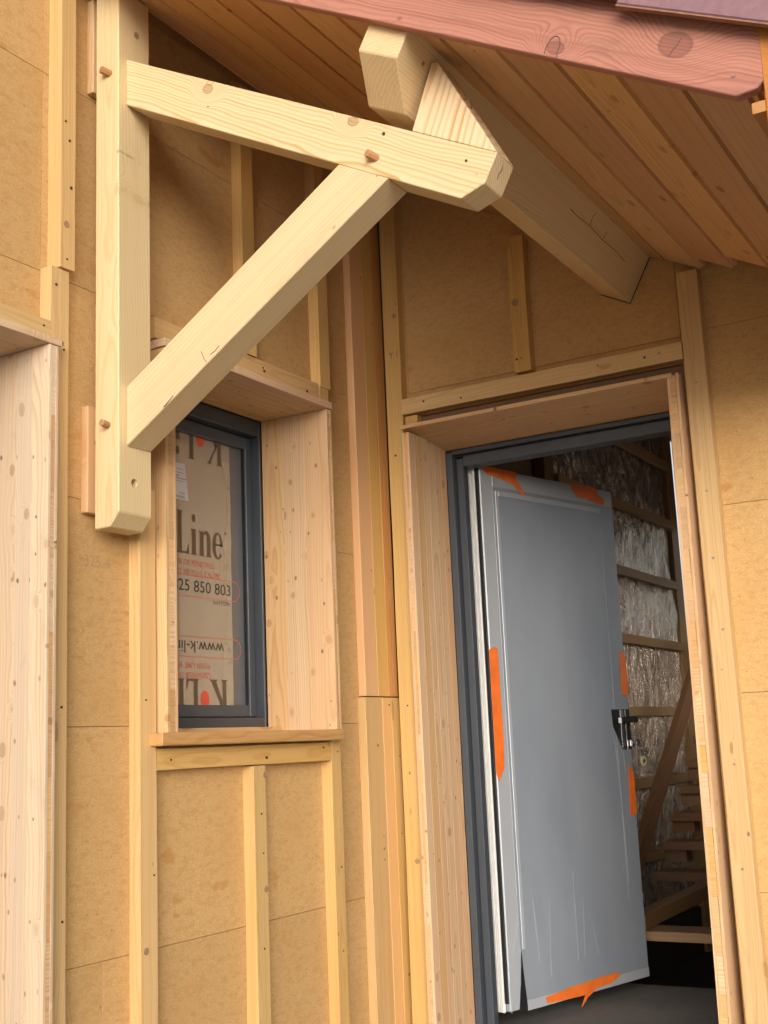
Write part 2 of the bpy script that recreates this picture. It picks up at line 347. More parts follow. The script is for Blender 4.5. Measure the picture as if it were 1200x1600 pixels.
def rod(name, parent, a, b, r, mat, seg=8, bevel=0, label=None):
    a, b = Vector(a), Vector(b); d = b - a
    W = Matrix.Translation((a + b) / 2) @ d.to_track_quat('Z', 'Y').to_matrix().to_4x4()
    o = link(name, finish(cyl_bm(r, d.length, seg), name, bevel), mat, W, parent)
    if label: o['label'] = label
    return o
screw_mesh = finish(cyl_bm(.0033, .003, 8), 'screw_head', 0); screw_mesh.materials.append(M['darknail'])
shiny_mesh = finish(cyl_bm(.0038, .003, 8), 'screw_head', 0); shiny_mesh.materials.append(M['steel'])
FACE = {'x': Vector((1, 0, 0)).to_track_quat('Z', 'Y').to_matrix().to_4x4(), 'y': Vector((0, -1, 0)).to_track_quat('Z', 'Y').to_matrix().to_4x4()}
def screws(parent, face, pts, mesh=None):
    for p in pts: link('screw_head', mesh or screw_mesh, None, Matrix.Translation(p) @ FACE[face] @ Matrix.Scale(random.uniform(.65, 1.25), 4), parent)
def flat_mesh(name, polys, parent, W, mat, t=.0006):
    """flat print: polygons in local x,y given a hair of thickness"""
    bm = bmesh.new()
    for poly in polys:
        f = bm.faces.new([bm.verts.new((a, b, 0)) for a, b in poly])
    bmesh.ops.recalc_face_normals(bm, faces=bm.faces)
    bmesh.ops.triangulate(bm, faces=bm.faces)
    me = bpy.data.meshes.new(name); bm.to_mesh(me); bm.free()
    return link(name, me, mat, W, parent)
def text_mesh(name, s, size, parent, W, mat, align='RIGHT', sx=1., shear=0.):
    cu = bpy.data.curves.new(name, 'FONT'); cu.body = s; cu.size = size; cu.align_x = align; cu.resolution_u = 3; cu.shear = shear
    tmp = bpy.data.objects.new('tmp', cu); col.objects.link(tmp)
    dg = bpy.context.evaluated_depsgraph_get(); me = bpy.data.meshes.new_from_object(tmp.evaluated_get(dg))
    bpy.data.objects.remove(tmp); bpy.data.curves.remove(cu)
    me.transform(Matrix.Diagonal((sx, 1, 1, 1))); me.name = name; me.materials.clear()
    return link(name, me, mat, W, parent)
def struct(name, lo, hi, mat, grain='x'):
    return tag(board(name, None, lo, hi, mat, grain, bevel=0), kind='structure')

# ------------------------------------------------------------------ ground and the shell of the house behind
bm = bmesh.new(); bmesh.ops.create_grid(bm, x_segments=1, y_segments=1, size=400)
tag(link('ground', finish(bm, 'ground', 0), M['earth'], Matrix.Translation((0, 0, 0))), kind='structure')
FX, FY = -.6, 5.62                      # far foil wall, back wall
struct('interior_floor', (-.60, -.015, .30), (1.46, 1.185, .615), M['concrete'])
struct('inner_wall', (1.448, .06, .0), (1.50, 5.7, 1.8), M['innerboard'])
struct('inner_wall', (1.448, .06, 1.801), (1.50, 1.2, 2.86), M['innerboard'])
struct('inner_wall', (1.448, 5.3, 1.801), (1.50, 5.7, 2.86), M['innerboard'])  # gap between these unseen upper pieces is added to light the foil wall
struct('pit_wall', (FX - .055, 1.2, .013), (FX - .03, 5.6, .34), M['darkconcrete']); struct('pit_wall', (FX - .02, FY - .055, .013), (1.44, FY + .02, .34), M['darkconcrete'])  # near-black colour stands in for the unlit depth of the stairwell
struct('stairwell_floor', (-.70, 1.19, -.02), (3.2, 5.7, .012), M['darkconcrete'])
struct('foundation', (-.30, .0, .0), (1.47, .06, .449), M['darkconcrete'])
struct('foundation', (-4.5, -4.0, .0), (-.30, -.01, .45), M['darkconcrete'])
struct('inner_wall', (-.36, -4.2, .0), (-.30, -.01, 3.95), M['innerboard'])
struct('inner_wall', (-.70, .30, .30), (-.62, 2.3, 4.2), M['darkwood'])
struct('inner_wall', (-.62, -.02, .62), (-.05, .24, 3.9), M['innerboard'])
struct('inner_ceiling', (-.75, .28, 3.92), (3.2, 5.7, 4.0), M['darkwood'])

# ------------------------------------------------------------------ wall with the window (plane x = 0)
wa = thing('timber_wall', (0, -1.6, .0), 'tan fibreboard wall with upright battens around the small printed window, left of the inner corner', 'wall')
TH = .05
def panel_a(y0, y1, z0, z1):
    g = .0006
    board('fibreboard_panel', wa, (-TH, y0 + g, z0 + g), (0, y1 - g, z1 - g), M['fibre'], 'y', bevel=.0006)
rows = [.45, 1.113, 1.675, 2.247, 2.817, 3.37, 3.95]
for z0, z1 in zip(rows, rows[1:]):
    segs = []
    # (y0, y1) strips that stay clear of the two openings
    for (a, b) in ((-3.6, -2.75), (-2.75, -1.655), (-1.655, -1.25), (-1.25, -.435), (-.435, 0.)):
        segs.append((a, b))
    for a, b in segs:
        zz0, zz1 = z0, z1
        if a == -1.25:
            lo, hi = 1.64, 2.735
            parts = []
            if z0 < lo: parts.append((z0, min(z1, lo)))
            if z1 > hi: parts.append((max(z0, hi), z1))
        elif a == -2.75:
            hi = 2.62; parts = [(max(z0, hi), z1)] if z1 > hi else []
        else: parts = [(z0, z1)]
        for p, q in parts:
            if q - p < .02: continue
            if a == -1.655 and z0 == .45:
                panel_a(a, -1.429, p, q); panel_a(-1.429, b, p, q); continue
            panel_a(a, b, p, q)
TB = .04
def bat_a(y0, y1, z0, z1, mat='batten', t=TB, label=None, lean=0.):
    return board('batten', wa, (.0005, y0, z0), (t, y1, z1), M[mat], 'z' if z1 - z0 > y1 - y0 else 'y', wob=.0012, label=label, lean=(0, lean, 0) if z1 - z0 > y1 - y0 else (0, 0, 0))
b1 = bat_a(-1.633, -1.585, 2.825, 3.93, lean=-.002, t=.048)
b2 = bat_a(-1.648, -1.588, .45, 2.822, t=.04, lean=-.008)
b3 = bat_a(-1.335, -1.276, .45, 2.30, lean=.0)
b4 = bat_a(-.455, -.402, .45, 2.79, lean=.0)
b5 = bat_a(-.446, -.388, 2.792, 3.95)
b6 = bat_a(-.862, -.805, .45, 1.556)
b7 = bat_a(-.862, -.803, 2.802, 3.95)
b8 = bat_a(-1.272, -.460, 1.560, 1.614)
b9 = bat_a(-1.272, -.464, 2.736, 2.797)
b10 = bat_a(-2.75, -1.652, 2.625, 2.674)
screws(b1, 'x', [(.049, -1.62, 3.23), (.049, -1.606, 3.18), (.049, -1.60, 3.05), (.049, -1.612, 2.85)])
kn = finish(cyl_bm(.009, .002, 12), 'knot', 0); kn.materials.append(M['endgrain'])
link('knot', kn, None, Matrix.Translation((.049, -1.615, 2.945)) @ FACE['x'], b1)
screws(b2, 'x', [(.041, -1.64, 2.775), (.041, -1.612, 2.61), (.041, -1.61, 1.72), (.041, -1.602, 1.23)])
screws(b3, 'x', [(.041, -1.315, 1.74), (.041, -1.288, 1.30)])
screws(b8, 'x', [(.041, -1.22, 1.585), (.041, -.80, 1.578), (.041, -.50, 1.60)])
screws(b9, 'x', [(.041, -.77, 2.775), (.041, -.765, 2.765), (.041, -.53, 2.755)])
screws(b4, 'x', [(.041, -.43, 2.34), (.041, -.42, 1.585), (.041, -.42, 1.23), (.041, -.425, .98)])
screws(b6, 'x', [(.041, -.83, 1.42), (.041, -.825, 1.31), (.041, -.83, 1.05)])
screws(b10, 'x', [(.041, -1.68, 2.655)])
# knots that sit on batten arrises
for p, par in (((.041, -1.318, 1.12), b3), ((.041, -.815, 1.21), b6), ((.041, -.81, 1.53), b6)): link('knot', kn, None, Matrix.Translation(p) @ FACE['x'], par)
# boards filling the inner corner: three strips, butted at z = 1.762
for (y0, y1, m) in ((-.218, -.137, 'pink'), (-.136, -.066, 'batten'), (-.065, -.004, 'corner')):
    board('corner_board', wa, (.0005, y0, 1.764), (.030, y1, 3.95), M[m], 'z', bevel=.0015)
cb = [board('corner_board', wa, (.0005, y0, .45), (.033, y1, 1.760), M[m], 'z', bevel=.0015) for (y0, y1, m) in ((-.228, -.120, 'batten'), (-.119, -.058, 'pink'), (-.057, -.004, 'batten'))]
screws(cb[0], 'x', [(.034, -.145, 1.30), (.034, -.16, 1.60), (.034, -.145, 1.26), (.034, -.145, 1.225)], shiny_mesh)
screws(cb[2], 'x', [(.034, -.02, 1.56), (.034, -.025, 1.30), (.034, -.02, .84)], shiny_mesh)
screws(cb[1], 'x', [(.034, -.075, 1.735)], shiny_mesh)
# packing boards behind the bracket post
for y0, z0, z1 in ((-1.497, 3.38, 3.66), (-1.511, 2.21, 2.49)):
    board('packing_board', wa, (.0005, y0, z0), (.024, -1.395, z1), M['panel'], 'z')
Wp = frame((.0006, -1.50, 2.078), (0, 1, 0), (0, 0, 1), (1, 0, 0))
pm = [o for o in wa.children if o.name.startswith('fibreboard_panel')]
text_mesh('pencil_mark', '325 4', .042, pm[8], Wp, M['faint_pencil'], 'LEFT')

# ------------------------------------------------------------------ wall with the door (plane y = 0)
wb = thing('timber_wall', (1.2, 0, 0), 'brown fibreboard wall framing the open grey door, right of the inner corner', 'wall')
def panel_b(x0, x1, z0, z1):
    g = .0006
    board('fibreboard_panel', wb, (x0 + g, 0.0006, z0 + g), (x1 - g, TH, z1 - g), M['fibre'], 'x', bevel=.0006)
for x0, x1, zr in ((.032, .128, [.45, 1.13, 1.70, 2.28, 2.853, 3.74]), (.128, 1.142, [2.762, 2.853, 3.70]), (1.142, 1.47, [.45, 1.13, 1.708, 2.286, 2.862, 3.6])):
    for z0, z1 in zip(zr, zr[1:]): panel_b(x0, x1, z0, z1)
def bat_b(x0, x1, z0, z1, mat='batten', t=TB, y=-.0005, lean=0.):
    return board('batten', wb, (x0, y - t, z0), (x1, y, z1), M[mat], 'Z' if z1 - z0 > x1 - x0 else 'x', wob=.0012, lean=(lean, 0, 0) if z1 - z0 > x1 - x0 else (0, 0, 0))
c1 = bat_b(.052, .115, .45, 3.66, lean=.008)
c2 = bat_b(1.158, 1.224, .45, 3.052, lean=.0)
c3 = bat_b(.117, 1.154, 2.765, 2.823)
c4 = bat_b(.571, .631, 2.834, 3.325)
board('lintel', wb, (.13, .006, 2.712), (1.14, .05, 2.760), M['darkwood'], 'x')
board('packing_board', wb, (.125, -.03, 2.728), (.175, .004, 2.760), M['batten'], 'x')
screws(c1, 'y', [(.085, -.041, 2.62), (.088, -.041, 1.73)])
link('knot', kn, None, Matrix.Translation((.590, -.041, 3.085)) @ FACE['y'] @ Matrix.Scale(1.5, 4), c4)
text_mesh('pencil_mark', 'Y 1', .034, c1, frame((.076, -.0425, 2.985), (1, 0, 0), (0, 0, 1), (0, -1, 0)), M['pencil'], 'LEFT', .9)
link('knot', kn, None, Matrix.Translation((.104, -.041, 3.145)) @ FACE['y'], c1)
link('knot', kn, None, Matrix.Translation((.098, -.041, 1.21)) @ FACE['y'], c1)
screws(c3, 'y', [(.21, -.041, 2.80), (.36, -.041, 2.785), (1.03, -.041, 2.795), (.87, -.041, 2.80)])
screws(c4, 'y', [(.582, -.041, 2.88), (.598, -.041, 2.882)])
screws(c2, 'y', [(1.19, -.041, 2.33), (1.19, -.041, 2.12), (1.20, -.041, 1.90), (1.185, -.041, 1.78), (1.195, -.041, 1.50), (1.19, -.041, 1.20), (1.19, -.041, 2.68)], shiny_mesh)

# ------------------------------------------------------------------ surrounds of three-layer panel
def surround_edge(parent, mats, lo, hi, face, n_lo=.05, n_hi=.17, zs=None):
    """core layer blocks seen on the edge of a panel, each its own block"""
    z = lo[2]
    while z < hi[2] - .005:
        h = min(random.uniform(n_lo, n_hi), hi[2] - z)
        board('core_block', parent, (lo[0], lo[1], z), (hi[0], hi[1], z + h - .0006), M[random.choice(mats)], 'y' if face == 'x' else 'x', bevel=0)
        z += h
# around the small window
ws = thing('window_surround', (0, -.85, 1.62), 'pale knotty panel box around the small printed window', 'window surround')
X0, X1 = -.20, .070
def side_planks(parent, xs, y0, y1, z0, z1, mat):
    for a, b in zip(xs, xs[1:]): board('side_plank', parent, (a + .0003, y0, z0), (b - .0003, y1, z1), M[mat], 'z', bevel=.0006)
# right jamb: inner ply planks, core blocks on the edge, outer ply
side_planks(ws, (X0, -.115, -.025, X1), -.462, -.453, 1.655, 2.705, 'panel')
surround_edge(ws, ['edge', 'panel', 'sill'], (X1 - .05, -.4528, 1.655), (X1 - .001, -.4442, 2.705), 'x')
board('side_plank', ws, (X0, -.444, 1.655), (X1, -.435, 2.705), M['panel'], 'z', bevel=.0006)
board('side_plank', ws, (X0, -.4526, 1.655), (X1 - .052, -.4444, 2.705), M['panel'], 'z', bevel=0)
# left jamb
side_planks(ws, (X0, -.115, -.025, X1), -1.232, -1.223, 1.655, 2.705, 'panel')
surround_edge(ws, ['edge', 'panel', 'edge'], (X1 - .05, -1.2535, 1.655), (X1 - .001, -1.2325, 2.705), 'x')
board('side_plank', ws, (X0, -1.2535, 1.655), (X1 - .052, -1.2325, 2.705), M['panel'], 'z', bevel=0)
board('side_plank', ws, (X0, -1.266, 1.655), (X1, -1.254, 2.705), M['panel'], 'z', bevel=.0006)
# head and sill
for a, b in ((X0, -.10), (-.10, .0), (.0, X1 + .006)): board('head_plank', ws, (a + .0003, -1.272, 2.706), (b - .0003, -.436, 2.730), M['panel'], 'y', bevel=.0008)
board('sill', ws, (-.14, -1.300, 1.621), (.082, -.442, 1.6545), M['sill'], 'y', bevel=.003)
board('sill_packer', ws, (-.20, -1.22, 1.6), (-.142, -.463, 1.672), M['batten'], 'y', bevel=.001)
# around the tall opening at the left edge
wl = thing('window_surround', (0, -2.2, .5), 'whitish weathered panel box of the tall opening at the left edge', 'window surround')
side_planks(wl, (-.30, -.18, -.115, -.04, .012, .070), -1.688, -1.679, .45, 2.60, 'panel_pale')
surround_edge(wl, ['edge', 'panel', 'panel_pale', 'sill'], (.02, -1.6788, .45), (.069, -1.6662, 2.60), 'x', .08, .25)
board('side_plank', wl, (-.30, -1.6788, .45), (.018, -1.6662, 2.60), M['panel'], 'z', bevel=0)
board('side_plank', wl, (-.30, -1.666, .45), (.0695, -1.657, 2.60), M['panel_pale'], 'z', bevel=.0006)
for a, b in ((-.29, -.17), (-.17, -.05), (-.05, .074)): board('head_plank', wl, (a + .0003, -2.72, 2.601), (b - .0003, -1.650, 2.620), M['panel_pale'], 'y', bevel=.0008)
board('side_plank', wl, (-.30, -2.72, .45), (.07, -2.70, 2.60), M['panel_pale'], 'z', bevel=.0008)
# around the door
ds = thing('doorway', (.63, 0, .6), 'pale larch panel box with slate grey inner frame round the front door opening', 'doorway')
DY0, DY1 = -.070, .205
def lean_plank(parent, x0, x1, y0, y1, z0, z1, mat, grain='Z', lean=.0, name='side_plank', bevel=.0006):
    return board(name, parent, (x0, y0, z0), (x1, y1, z1), M[mat], grain, bevel=bevel, lean=(lean, 0, 0))
ys = (DY0, -.028, .022, .062, .118, .160, DY1)
for a, b in zip(ys, ys[1:]): lean_plank(ds, .1495, .158, a + .0003, b - .0003, .45, 2.69, 'panel')
surround_edge(ds, ['edge', 'panel', 'edge', 'sill'], (.1405, DY0 + .001, .45), (.1492, DY0 + .05, 2.69), 'y')
board('side_plank', ds, (.1405, DY0 + .052, .45), (.1492, DY1, 2.69), M['panel'], 'Z', bevel=0)
board('side_plank', ds, (.130, DY0, .45), (.1402, DY1, 2.69), M['panel'], 'Z', bevel=.0006)
# right jamb leans out by 2 cm towards the top, as fitted
def jamb_r(x0, x1, y0, y1, mat):
    return board('side_plank', ds, (x0 - .018, y0, .45), (x1 - .018, y1, 2.715), M[mat], 'Z', bevel=.0006, lean=(.020, 0, 0))
for a, b in zip((DY0, .0, .1, DY1), (.0, .1, DY1)): jamb_r(1.103, 1.112, a + .0003, b - .0003, 'panel')
z = .45
while z < 2.70:
    h = min(random.uniform(.05, .17), 2.715 - z); f = (z - .45) / 2.265
    board('core_block', ds, (1.1123 - .018 + .02 * f, DY0 + .0006, z), (1.1312 - .018 + .02 * f, DY0 + .05, z + h - .0006), M[random.choice(['edge', 'panel', 'edge', 'batten'])], 'x', bevel=0); z += h
jamb_r(1.1123, 1.1312, DY0 + .052, DY1, 'panel'); jamb_r(1.1315, 1.140, DY0, DY1, 'panel')
# head, sloping back 3 cm
th_ = math.atan2(.030, DY1 - DY0)
for a, b in ((-.076, .02), (.02, .11), (.11, .212)):
    L = 1.1225 - .128
    W = frame((.128, a, 2.7025 - (a - DY0) * math.tan(th_)), (1, 0, 0), (0, math.cos(th_), -math.sin(th_)), (0, math.sin(th_), math.cos(th_)))
    prism('head_plank', ds, W, ((0, .0003), (.0, (b - a) / math.cos(th_) - .0003), (L + .0, (b - a) / math.cos(th_) - .0003), (L, .0003)), .014, M['panel'], bevel=.0008)

# ------------------------------------------------------------------ the window
wi = thing('window', (-.22, -.85, 1.67), 'slate grey window whose glass carries printed protective film', 'window')
def bar(name, parent, lo, hi, mat='grey', bevel=.002): return board(name, parent, lo, hi, M[mat], 'z', bevel=bevel)
fr = bar('frame', wi, (-.28, -.474, 1.672), (-.202, -.4632, 2.7035))
bar('frame_rail', fr, (-.28, -1.222, 2.652), (-.202, -.4745, 2.7035)); bar('frame_rail', fr, (-.28, -1.222, 1.672), (-.202, -.4745, 1.7045)); bar('frame_stile', fr, (-.28, -1.222, 1.705), (-.202, -1.187, 2.6515))
sa = bar('sash', wi, (-.275, -.508, 1.708), (-.236, -.4755, 2.648), 'sashgrey')
bar('sash_rail', sa, (-.275, -1.185, 2.606), (-.236, -.5085, 2.648), 'sashgrey'); bar('sash_rail', sa, (-.275, -1.185, 1.708), (-.236, -.5085, 1.745), 'sashgrey'); bar('sash_stile', sa, (-.275, -1.185, 1.7455), (-.236, -1.145, 2.6055), 'sashgrey')
bar('gasket', sa, (-.262, -.5125, 1.7455), (-.243, -.5085, 2.6055), 'black', 0)
pane = board('pane', wi, (-.258, -1.15, 1.742), (-.252, -.5095, 2.61), M['pane'], 'y', bevel=0)
# lettering, in glass coordinates: local x -> +y, local y -> +z, faces +x
def gw(y, z, rot=False, k=0):
    s = -1 if rot else 1
    return frame((-.2512 + .0003 * k, y, z), (0, s, 0), (0, 0, s), (1, 0, 0))
def arc(cx, cy, rx, ry, a0, a1, n=12): return [(cx + rx * math.cos(math.radians(a0 + (a1 - a0) * i / n)), cy + ry * math.sin(math.radians(a0 + (a1 - a0) * i / n))) for i in range(n + 1)]
def band(outer, inner): return [[outer[i], outer[i + 1], inner[i + 1], inner[i]] for i in range(len(outer) - 1)]
H = .136
def scale(polys, ox): return [[(ox + a * H, b * H) for a, b in p] for p in polys]
G = {}
G['K'] = [[(.0, 0), (.24, 0), (.19, .05), (.05, .05)], [(.05, .05), (.19, .05), (.19, .95), (.05, .95)], [(0, 1), (.05, .95), (.19, .95), (.24, 1)],
          [(.19, .50), (.27, .56), (.53, .95), (.46, .95)], [(.40, 1), (.46, .95), (.53, .95), (.60, 1)], [(.19, .50), (.25, .62), (.60, .05), (.42, .05)], [(.37, 0), (.66, 0), (.60, .05), (.42, .05)]]
G['L'] = [[(0, 0), (.44, 0), (.40, .05), (.05, .05)], [(.05, .05), (.19, .05), (.19, .95), (.05, .95)], [(0, 1), (.05, .95), (.19, .95), (.24, 1)], [(.36, .05), (.40, .05), (.44, .24), (.42, .24)], [(.44, 0), (.44, .24), (.40, .05)]]
G['dot'] = [arc(.12, .87, .065, .10, 0, 345, 14)]
G['i'] = [[(0, 0), (.24, 0), (.19, .05), (.05, .05)], [(.05, .05), (.19, .05), (.19, .62), (.05, .60)], [(0, .60), (.05, .56), (.05, .60), (.19, .62)]]
G['n'] = [[(0, 0), (.21, 0), (.18, .05), (.04, .05)], [(.04, .05), (.18, .05), (.18, .60), (.04, .58)], [(0, .60), (.04, .54), (.04, .60), (.18, .62)],
          [(.26, 0), (.47, 0), (.44, .05), (.30, .05)], [(.30, .05), (.44, .05), (.44, .44), (.30, .44)]] + band(arc(.29, .44, .15, .18, 0, 145), arc(.25, .44, .05, .10, 0, 145))
G['e'] = band(arc(.20, .31, .20, .33, 0, 322, 22), arc(.215, .31, .085, .28, 0, 322, 22)) + [[(.09, .31), (.40, .31), (.39, .36), (.09, .36)]]
def word(y, z, rot, letters):
    letters = letters + [('dot', ox) for ch, ox in letters if ch == 'i']
    for ch, ox in letters: flat_mesh('lettering', scale(G[ch], ox), pane, gw(y, z, rot), M['print_brown'])
upL = [('L', 0), ('i', .068), ('n', .108), ('e', .176)]
word(-.849, 2.2165, False, upL)
flat_mesh('lettering', scale([arc(0, 0, .036, .045, 0, 345, 10)], 0), pane, gw(-.604, 2.305), M['print_brown'])
for (y0, z0) in ((-.606, 1.826), (-.613, 2.664)):
    word(y0, z0, True, [('K', 0), ('L', .142), ('i', .21), ('n', .25), ('e', .318)])
    flat_mesh('logo_dot', [arc(0, 0, .021, .026, 0, 348, 20)], pane, gw(y0 - .114, z0 - .062, True), M['dot_red'])
def red(s, y, z, rot, size=.0265): text_mesh('lettering', s, size, pane, gw(y, z, rot), M['print_red'], 'LEFT' if rot else 'RIGHT', .95)
red('CREATEUR DE FENETRES', -.665, 2.180, False); red('POUR UNE VIE PLUS CALME', -.636, 2.150, False)
red('POUR UNE VIE PLUS CALME', -.692, 1.876, True); red('CREATEUR DE FENETRES', -.690, 1.846, True)
text_mesh('lettering', '0 825 850 803', .052, pane, gw(-.578, 2.099), M['print_black'], 'RIGHT', 1.12)
text_mesh('lettering', '0,15 \u20ac TTC/MN', .017, pane, gw(-.585, 2.066), M['print_black'], 'RIGHT', .75)
text_mesh('lettering', 'www.k-line.fr', .054, pane, gw(-.622, 1.943, True), M['print_black'], 'LEFT', 1.08)
def lozenge(y, z0, z1):
    r = (z1 - z0) / 2; out = [(-.6, r)] + arc(-r, 0, r, r, 90, -90, 12) + [(-.6, -r)]; i = r - .0022
    inn = [(-.6, i)] + arc(-r, 0, i, i, 90, -90, 12) + [(-.6, -i)]
    flat_mesh('printed_outline', band(out, inn), pane, gw(y, (z0 + z1) / 2), M['print_red'])
lozenge(-.534, 2.082, 2.150); lozenge(-.532, 1.893, 1.958)
# pale strip down the pane; beyond it a bluish strip painting the frame's reflection
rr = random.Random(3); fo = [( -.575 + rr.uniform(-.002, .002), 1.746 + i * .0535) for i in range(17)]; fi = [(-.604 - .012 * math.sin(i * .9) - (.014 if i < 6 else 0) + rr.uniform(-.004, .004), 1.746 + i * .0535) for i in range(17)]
flat_mesh('film_strip', [[(fi[i][0], fi[i][1]), (fo[i][0], fo[i][1]), (fo[i + 1][0], fo[i + 1][1]), (fi[i + 1][0], fi[i + 1][1])] for i in range(15)], pane, frame((-.25165, 0, 0), (0, 1, 0), (0, 0, 1), (1, 0, 0)), M['pale_strip'])
flat_mesh('frame_reflection', [[(fo[0][0] + .001, 1.746), (-.5128, 1.746), (-.5128, 2.605), (fo[15][0] + .001, 2.605)]], pane, frame((-.25175, 0, 0), (0, 1, 0), (0, 0, 1), (1, 0, 0)), M['reflect_tone'])
st = flat_mesh('sticker', [[(0, 0), (.155, 0), (.140, .118), (0, .118)]], pane, gw(-.945, 2.386, False, 2), M['paper'])
for i, (a, b, y, h) in enumerate(((.05, .135, .098, .0016), (.05, .13, .085, .002), (.05, .11, .074, .004), (.05, .146, .066, .003), (.05, .14, .058, .0016), (.112, .138, .020, .0024))):
    flat_mesh('sticker_print', [[(a, y), (b, y), (b, y + h), (a, y + h)]], pane, gw(-.945, 2.386, False, 4), M['grey_print'])
flat_mesh('sticker_print', [[(a * .0035 + .095, .005), (a * .0035 + .0968, .005), (a * .0035 + .0968, .013), (a * .0035 + .095, .013)] for a in range(12)], pane, gw(-.945, 2.386, False, 4), M['grey_print'])

# ------------------------------------------------------------------ door frame and door
df = None
def fbar(name, lo, hi, mat='grey', bevel=.002, par=None): return board(name, par or df or ds, lo, hi, M[mat], 'Z', bevel=bevel)
df = fbar('door_frame', (.1585, .206, .62), (.185, .275, 2.662)); fbar('stile', (.189, .232, .62), (.2165, .268, 2.640)); fbar('seal', (.1853, .236, .62), (.1888, .27, 2.64), 'black', 0)
fbar('head_rail', (.1853, .206, 2.652), (1.118, .275, 2.668)); fbar('head_rail', (.2213, .222, 2.606), (1.118, .285, 2.6458)); fbar('seal', (.1853, .232, 2.6462), (1.118, .27, 2.6516), 'black', 0)
fbar('stile', (1.088, .208, .62), (1.112, .29, 2.64)); fbar('threshold', (.19, .21, .616), (1.09, .28, .634), 'alu')
a2, b2_ = Vector((.248, .300, 0)), Vector((.466, 1.120, 0)); du = (b2_ - a2).normalized(); dn = Vector((du.y, -du.x, 0))
DZ0, DZ1, DW, DT = .668, 2.617, .846, .068
dr = thing('door', (.248, .30, .668), 'grey front door standing open inward, still in taped protective film', 'door')
WD = frame((.248, .300, DZ0), du, (0, 0, 1), dn)      # local x along the leaf, y up, z out of the outer face
HH = DZ1 - DZ0
def dbox(name, x0, x1, y0, y1, z0, z1, mat, bevel=.002, par=None, label=None):
    return prism(name, par or dr, WD @ Matrix.Translation((0, 0, z0)), ((x0, y0), (x1, y0), (x1, y1), (x0, y1)), z1 - z0, M[mat], bevel=bevel, label=label)
dbox('panel', .002, DW, .003, HH, -.020, -.004, 'film')
for x0, x1, y0, y1 in ((.001, .070, .004, HH - .001), (.0705, DW - .001, HH - .072, HH - .001)):
    dbox('rail', x0, x1, y0, y1, -.0038, .001, 'film_rail' if (x0 < .01 or y0 > 1.) else 'film', .0025)
# raised moulding round the field
def mould(x0, x1, y0, y1, vertical):
    dbox('moulding', x0, x1, y0, y1, -.0038, .0045, 'film_rail', .004)
dbox('field', .0705, DW - .001, .004, HH - .0725, -.0038, .0, 'film', .001)
for x0, x1, y0, y1, zt in ((.082, .100, .20, HH - .085, .0036), (.100, .752, HH - .105, HH - .085, .0040), (.748, .760, .30, HH - .11, .0018)):
    dbox('moulding', x0, x1, y0, y1, .0003, zt, 'film_rail' if zt > .002 else 'film', .0017)
rr2 = random.Random(11)
for i in range(9):      # creases in the film, lifted in thin ridges
    x = rr2.uniform(.12, .74); y = rr2.uniform(.06, .16); L_ = rr2.uniform(.08, .34)
    if i > 5: x = rr2.uniform(.66, .80); y = rr2.uniform(.10, .9); L_ = rr2.uniform(.2, .5)
    k = rr2.uniform(-.025, .03); wq = rr2.uniform(.0015, .0035)
    prism('crease', dr, WD @ Matrix.Translation((0, 0, .0012)), ((x - wq, y), (x + wq, y), (x + k * .5 + wq, y + L_ * .5), (x + k, y + L_), (x + k * .5 - wq, y + L_ * .5)), rr2.uniform(.0006, .0012), M['crease'], bevel=0)
# hinge-side edge: white strips and black seals through the thickness
def edge_strip(z0, z1, mat, out=0., y0=.0, name='edge_strip'): dbox(name, -.004 - out, .0018, y0, HH - .002, z0, z1, mat, .001)
edge_strip(-.0205, -.0045, 'black', .001, .03, 'seal'); edge_strip(-.0285, -.0212, 'white', .006); edge_strip(-.0385, -.0289, 'white', .004); edge_strip(-.0405, -.0388, 'alu', .002); edge_strip(-.052, -.0408, 'white', .005)
edge_strip(-.0575, -.0525, 'black', .0, .03, 'seal')
dbox('core', .002, DW, .003, HH, -.066, -.0207, 'grey')
dbox('edge_cap', DW + .0005, DW + .006, .02, HH - .02, -.05, -.006, 'black', .001)
# orange tapes, irregular outlines wrapping the leaf edges
def tape(pts, z=.0026, t=.0012):
    prism('tape', dr, WD @ Matrix.Translation((0, 0, z)), [(x, zz - DZ0) for x, zz in pts], t, M['tape'], bevel=0)
tape([(.012, 2.6195), (.035, 2.590), (.10, 2.584), (.19, 2.569), (.245, 2.530), (.262, 2.532), (.232, 2.570), (.212, 2.592), (.214, 2.6195)])
tape([(.562, 2.6195), (.574, 2.585), (.60, 2.566), (.66, 2.563), (.70, 2.555), (.782, 2.548), (.786, 2.576), (.742, 2.592), (.735, 2.6195)])
tape([(-.006, 1.926), (.020, 1.936), (.042, 1.932), (.046, 1.60), (.040, 1.50), (.006, 1.452), (-.006, 1.49)])
tape([(.812, 1.940), (.835, 1.935), (.852, 1.912), (.852, 1.757), (.806, 1.760)])
tape([(.812, 1.478), (.838, 1.455), (.846, 1.45), (.846, 1.284), (.800, 1.279)])
tape([(.19, .690), (.34, .700), (.52, .706), (.63, .708), (.655, .698), (.60, .676), (.50, .672), (.44, .650), (.40, .622), (.395, .622), (.425, .660), (.30, .663), (.20, .668)])
# bottom flap of film with its bluish back, and the torn corner
dbox('film_flap', .09, DW - .004, -.006, .028, .0026, .0036, 'film_rail', 0)
prism('film_flap', dr, WD @ Matrix.Translation((0, 0, .0037)), ((.0, .0), (.058, .085), (.070, .30), (.062, .30), (.0, .10)), .001, M['film_rail'], bevel=0)
prism('tear', dr, WD @ Matrix.Translation((0, 0, .0029)), ((.045, .0), (.092, .0), (.078, .13), (.074, .20), (.060, .09)), .0007, M['black'], bevel=0)
